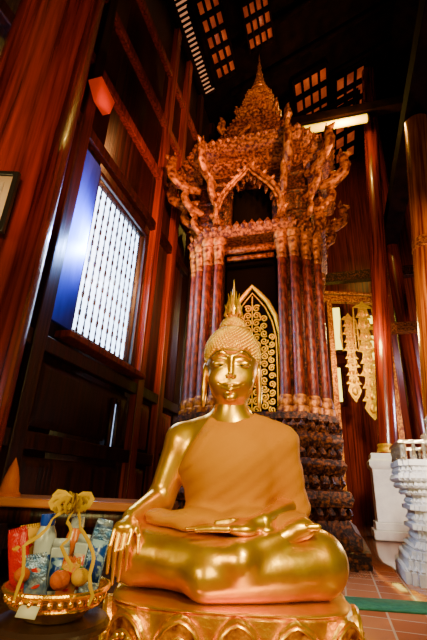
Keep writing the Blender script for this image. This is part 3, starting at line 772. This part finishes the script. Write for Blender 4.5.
# ------------------------------------------------------------------ offerings
BWZ = .388
OX, OY = at_y(56, 600, 1.2).x, 1.2
st = thing('offering_stand', 'black lacquer round stand under the gold offering bowl', 'stand', (OX, OY, 0), 0)
MB().lathe([(.12,BWZ-.027),(.135,BWZ-.022),(.138,BWZ-.010),(.13,BWZ-.002),(.0,BWZ-.002)], 40).build('top', DARKP, st)
MB().lathe([(.13,0),(.13,.03),(.09,.06),(.05,.12),(.045,.22),(.07,.30),(.11,BWZ-.026)], 32).build('stem', DARKP, st)
bw = thing('offering_bowl', 'shiny gold offering bowl with a white tag holding wrapped gifts', 'bowl', (OX, OY, BWZ), 0)
wb = MB()
wb.lathe([(.07,0),(.075,.006),(.105,.03),(.125,.062),(.121,.064),(.100,.034),(.07,.012),(0,.011)], 48)
wb.build('bowl', BAMBOO, bw)
rimm = MB(); rimm.tube([(.125*math.cos(2*PI*i/48), .125*math.sin(2*PI*i/48), .064) for i in range(49)], .006, 8)
rimm.tube([(.106*math.cos(2*PI*i/48), .106*math.sin(2*PI*i/48), .030) for i in range(49)], .0035, 8)
rimm.build('rim', BAMBOO, bw)
emb = MB()
for i in range(32):
    a = 2*PI*i/32; emb.sphere((.116*math.cos(a), .116*math.sin(a), .046), (.007,.007,.009), 8, 6)
emb.build('embossed_band', BAMBOO, bw)
Mt = Matrix.Translation((-.022,-.122,.036)) @ Matrix.Rotation(math.radians(-14), 4, 'Z') @ Matrix.Rotation(math.radians(-30), 4, 'X')
MB().box((0,0,0), (.05,.002,.024), Mt).build('tag', PAPER, bw)
def place(px, py, Y): return at_y(px, py, Y)
def tilt(o, rx=0, ry=0, rz=0): o.rotation_euler = (math.radians(rx), math.radians(ry), math.radians(rz)); return o
def bottle(px, Y, ztop, label, bodym, capm, labm, r, rx, ry):
    zb = BWZ+.03; x = place(px, 560, Y).x; h = ztop-zb
    t = thing('bottle', label, 'bottle', (x, Y, zb), 0); tilt(t, rx, ry, 0)
    MB().lathe([(r*.9,0),(r,.006),(r,h*.66),(r*.9,h*.76),(r*.6,h*.86),(r*.55,h*.88),(0,h*.88)], 20).build('body', bodym, t)
    MB().lathe([(r*.66,h*.86),(r*.70,h*.88),(r*.66,h),(0,h)], 16).build('cap', capm, t)
    MB().lathe([(r*1.02,h*.18),(r*1.03,h*.2),(r*1.03,h*.5),(r*1.02,h*.52)], 20).build('wrapper', labm, t)
SNACK = mat('silver foil', (.26,.30,.45), (.04,.12,.38), scale=40, rough=.2, metal=.5, bump=.4, bscale=70)
BLP = mat('blue print carton', (.003,.03,.26), (.20,.30,.52), scale=40, rough=.3, ramp=(.5,.56))
RWP = mat('red and white print', (.36,.005,.001), (.34,.27,.24), scale=45, rough=.3, ramp=(.50,.56))
YWP = mat('yellow and orange print', (.42,.21,.0), (.36,.022,.001), scale=45, rough=.35, ramp=(.47,.53), spec=.2)
OPK = mat('orange packet', (.42,.08,.0), (.40,.18,.0), scale=30, rough=.3, ramp=(.5,.56), spec=.2, bump=.3, bscale=60)
bottle(46, 1.21, .612, 'white bottle with blue cap at the middle of the offering bowl', WHITEP, BLUE, BLP, .028, 0, -4)
bottle(70, 1.245, .605, 'orange drink bottle with red wrapper at the back of the bowl', mat('orange drink', (.40,.08,.001), rough=.2), WHITEP, RWP, .026, 0, 2)
def carton(name, px, Y, w, d, h, label, m1, m2, ry, rz, zb=BWZ+.03, rx=0):
    x = place(px, 560, Y).x; t = thing(name, label, 'packet', (x, Y, zb)); tilt(t, rx, ry, rz)
    MB().box((0,0,h/2), (w,d,h)).build('carton', m1, t, bevel=.003)
    MB().box((0,-d/2-.0006,h*.52), (w*.82,.001,h*.6)).build('front_print', m2, t)
    MB().prism([(-w/2,h),(w/2,h),(w*.42,h+.02),(-w*.42,h+.02)], -.003, .003).build('top_fold', m1, t)
def pouch(name, px, Y, w, d, h, label, m1, m2, ry, rz, zb=BWZ+.03, rx=0):
    x = place(px, 560, Y).x; t = thing(name, label, 'packet', (x, Y, zb)); tilt(t, rx, ry, rz)
    def ring(z, k, dd): return [(w/2*k*math.copysign(abs(math.cos(a))**.6, math.cos(a)), dd*d/2*math.copysign(abs(math.sin(a))**.8, math.sin(a))+.0012*math.sin(9*a+z*260), z) for a in [2*PI*i/28 for i in range(28)]]
    MB().loft([ring(0,.98,.12), ring(.006,1.0,.2), ring(.15*h,.97,.8), ring(.35*h,.96,1.1), ring(.6*h,.96,1.1), ring(.82*h,.97,.75), ring(.94*h,1.0,.2), ring(h,1.0,.12)]).build('pouch', m1, t)
    pr = MB().loft([[(w*.36*math.cos(a)*k, -d*.55-.0006*j+.25*d*(math.cos(a)*k)**2, h*.5+h*.24*math.sin(a)*k) for a in [2*PI*i/24 for i in range(24)]] for j, k in ((0,1),(1,.98))])
    pr.build('front_print', m2, t)
    cr = MB()
    for i in range(9): cr.box(((i-4)*w*.105, 0, h*1.0), (w*.06, .003, .012))
    cr.build('crimp', m1, t)
carton('juice_carton', 91, 1.195, .048, .03, .155, 'tall silver carton with blue print at the right side of the bowl', SNACK, BLP, 8, 12, BWZ+.044)
carton('gift_carton', 79, 1.205, .036, .026, .130, 'white carton with red print just left of the silver carton', WHITEP, RWP, 3, -10)
pouch('snack_packet', 26, 1.19, .058, .022, .135, 'red snack packet leaning out at the left side of the bowl', REDP, YWP, -18, -14, BWZ+.054)
pouch('sachet', 42, 1.153, .056, .014, .092, 'blue and silver sachet in front of the blue capped bottle', SNACK, RWP, -10, 6, BWZ+.042)
carton('milk_carton', 60, 1.185, .044, .018, .12, 'blue patterned carton standing between the two bottles', WHITEP, BLP, -1, 4)
pouch('noodle_packet', 34, 1.270, .062, .022, .15, 'yellow and orange packet leaning at the back left of the bowl', YEL, REDP, -10, 0, BWZ+.038)
pouch('biscuit_packet', 69, 1.148, .048, .014, .09, 'orange biscuit packet standing behind the front orange fruit', OPK, REDP, 6, -8, BWZ+.04)
def fruit(px, py, Y, r, mt, label, name, grp=None):
    c = place(px, py, Y); t = thing(name, label, 'fruit', c, 0, grp)
    MB().sphere((0,0,0), (r,r,r*.93), 20, 14).build('peel', mt, t)
    MB().lathe([(.004,r*.9),(.0045,r*.95),(.002,r*1.05)], 8).build('stem', STEMG, t)
fruit(60, 580, 1.116, .023, ORNG, 'orange fruit at the front centre of the offering bowl', 'orange')
fruit(80, 577, 1.126, .021, YEL, 'yellow fruit in front of the white carton with red print', 'lemon')
fruit(22, 575, 1.13, .018, ORNG, 'small orange fruit at the front left rim of the offering bowl', 'orange')
# ribbon bow
bc = place(72, 506, 1.2)
bowt = thing('ribbon_bow', 'yellow ribbon bow tied over the offering bowl with hanging tails', 'ribbon', bc, 0)
lm = MB()
for k in range(26):
    a = 2*PI*k/26*3.1+.2; e = -.3+1.3*random.random(); R_ = .036+.022*random.random(); ca, sa = math.cos(a), math.sin(a); tw = .009*math.sin(k*2.3)
    path = [(0,0,0)]
    for t in np.linspace(0, 2*PI, 9)[1:-1]:
        rr = R_*(1-math.cos(t))/2; h_ = R_*.42*math.sin(t)
        path.append((rr*ca-tw*sa*(1-math.cos(t)), rr*sa+tw*ca*(1-math.cos(t)), rr*.55*e+h_*.8+.004))
    path.append((0,0,.004)); lm.tube(path, .0066, 6, flat=.16, up=(-sa, ca, .2) if abs(ca) < .999 else (0,1,.2))
lm.build('loops', RIB, bowt); MB().sphere((0,0,0), (.012,.012,.010), 10, 8).build('knot', RIB, bowt)
def tail(pix):
    P0 = [place(px, py, Y)-bc for px, py, Y in pix]; path = []
    for i in range(len(P0)-1):
        for t in (0, .25, .5, .75):
            q_ = P0[i].lerp(P0[i+1], t); f = (i+t)
            path.append(q_+Vector((.008*math.sin(f*5+pix[-1][0]), .004*math.cos(f*6), .003*math.sin(f*7))))
    path[0] = Vector((0,0,0)); path.append(P0[-1])
    MB().tube(path, [.0048]*(len(path)-1)+[.003], 6, flat=.16, up=(.3,1,0)).build('tail', RIB, bowt)
tail([(72,506,1.2),(50,522,1.12),(26,548,1.065),(14,600,1.06)]); tail([(72,506,1.2),(86,534,1.10),(94,566,1.065),(88,606,1.06)]); tail([(72,506,1.2),(70,526,1.12),(64,548,1.07),(70,572,1.065)])

# ------------------------------------------------------------------ lights
def light(kind, name, loc, target, power, col, size=.5, spot=60, blend=.6):
    l = bpy.data.lights.new(name, kind); l.energy = power; l.color = col
    if kind == 'AREA': l.size = size
    else: l.shadow_soft_size = size
    if kind == 'SPOT': l.spot_size = math.radians(spot); l.spot_blend = blend
    o = bpy.data.objects.new(name, l); COL.objects.link(o); o.location = loc
    if target is not None: o.rotation_euler = (Vector(target)-Vector(loc)).to_track_quat('-Z', 'Y').to_euler()
    return o
light('SPOT', 'key lamp', (.9,-.5,2.7), (.08,1.75,.95), 560, (1,.86,.28), .22, 42)
light('AREA', 'front fill', (.5,-.9,1.5), (.1,1.8,.9), 36, (1,.85,.28), 1.0)  # added area fill behind the camera, for reflections in the gold
light('AREA', 'left fill', (-1.5,-.4,1.3), (.1,1.8,.8), 40, (1,.84,.30), .7)  # second added fill, brightens the statue from the left
light('SPOT', 'tower fill', (.3,-.8,3.4), (.75,5.4,3.4), 950, (1,.48,.18), .2, 42)  # added spot from behind the camera, lifts the tower body
light('SPOT', 'spire fill', (1.9,-.5,3.0), (.75,5.5,6.4), 2600, (1,.50,.16), .2, 36)  # added spot that warms the upper tiers, no fixture there
light('SPOT', 'right fill', (.8,-.6,3.2), (3.0,6.4,1.6), 3200, (1,.82,.62), .3, 40)  # added fill for the right aisle
light('SPOT', 'floor fill', (2.0,1.2,4.0), (1.9,4.4,0), 420, (1,.80,.70), .3, 50)  # added spot from above, brightens the tiles at the right
w_ = room(WU+.22, v0+.06, (z0+z1)/2); w2_ = room(WU, v0-.22, (z0+z1)/2)
light('SPOT', 'glare spot', w_, w2_, 620, (.24,.42,1.0), .03, 165, 1.0)  # added blue spot inside the room, imitates glare beside the window
light('AREA', 'window daylight', room(WU+.0, cw[0], cw[1]), room(0, cw[0]+1, 1), 60, (.7,.85,1.0), .9)
light('SPOT', 'pillar fill', (-.2,-.6,1.6), (-1.35,2.2,3.6), 380, (1,.38,.11), .10, 60)  # added orange spot for the near left pillar
light('SPOT', 'wall wash', (.4,.2,3.0), room(WU, v1+.5, 4.2), 2500, (1,.36,.10), .15, 46)  # added warm spot that reddens the wall past the window
light('POINT', 'door glow', room(3.6, 8.6, 2.4), None, 460, (.78,.74,1.0), .3)
light('POINT', 'banner fill', (at_y(366, 330, GY-1.6)), None, 150, (1,.78,.18), .15)  # added point light to brighten the banners
light('SPOT', 'edge fill', (1.6,1.6,3.2), (3.1,5.2,3.6), 700, (1,.55,.16), .1, 44)  # added spot to gild the shaft at the right edge
light('POINT', 'tube spill', room(mid.x+.2, 7.2, fz-.25), None, 150, (1,.62,.12), .05)
W = bpy.data.worlds.new('world'); scene.world = W; W.use_nodes = True
W.node_tree.nodes['Background'].inputs['Color'].default_value = (.50,.24,.045,1)
W.node_tree.nodes['Background'].inputs['Strength'].default_value = .24
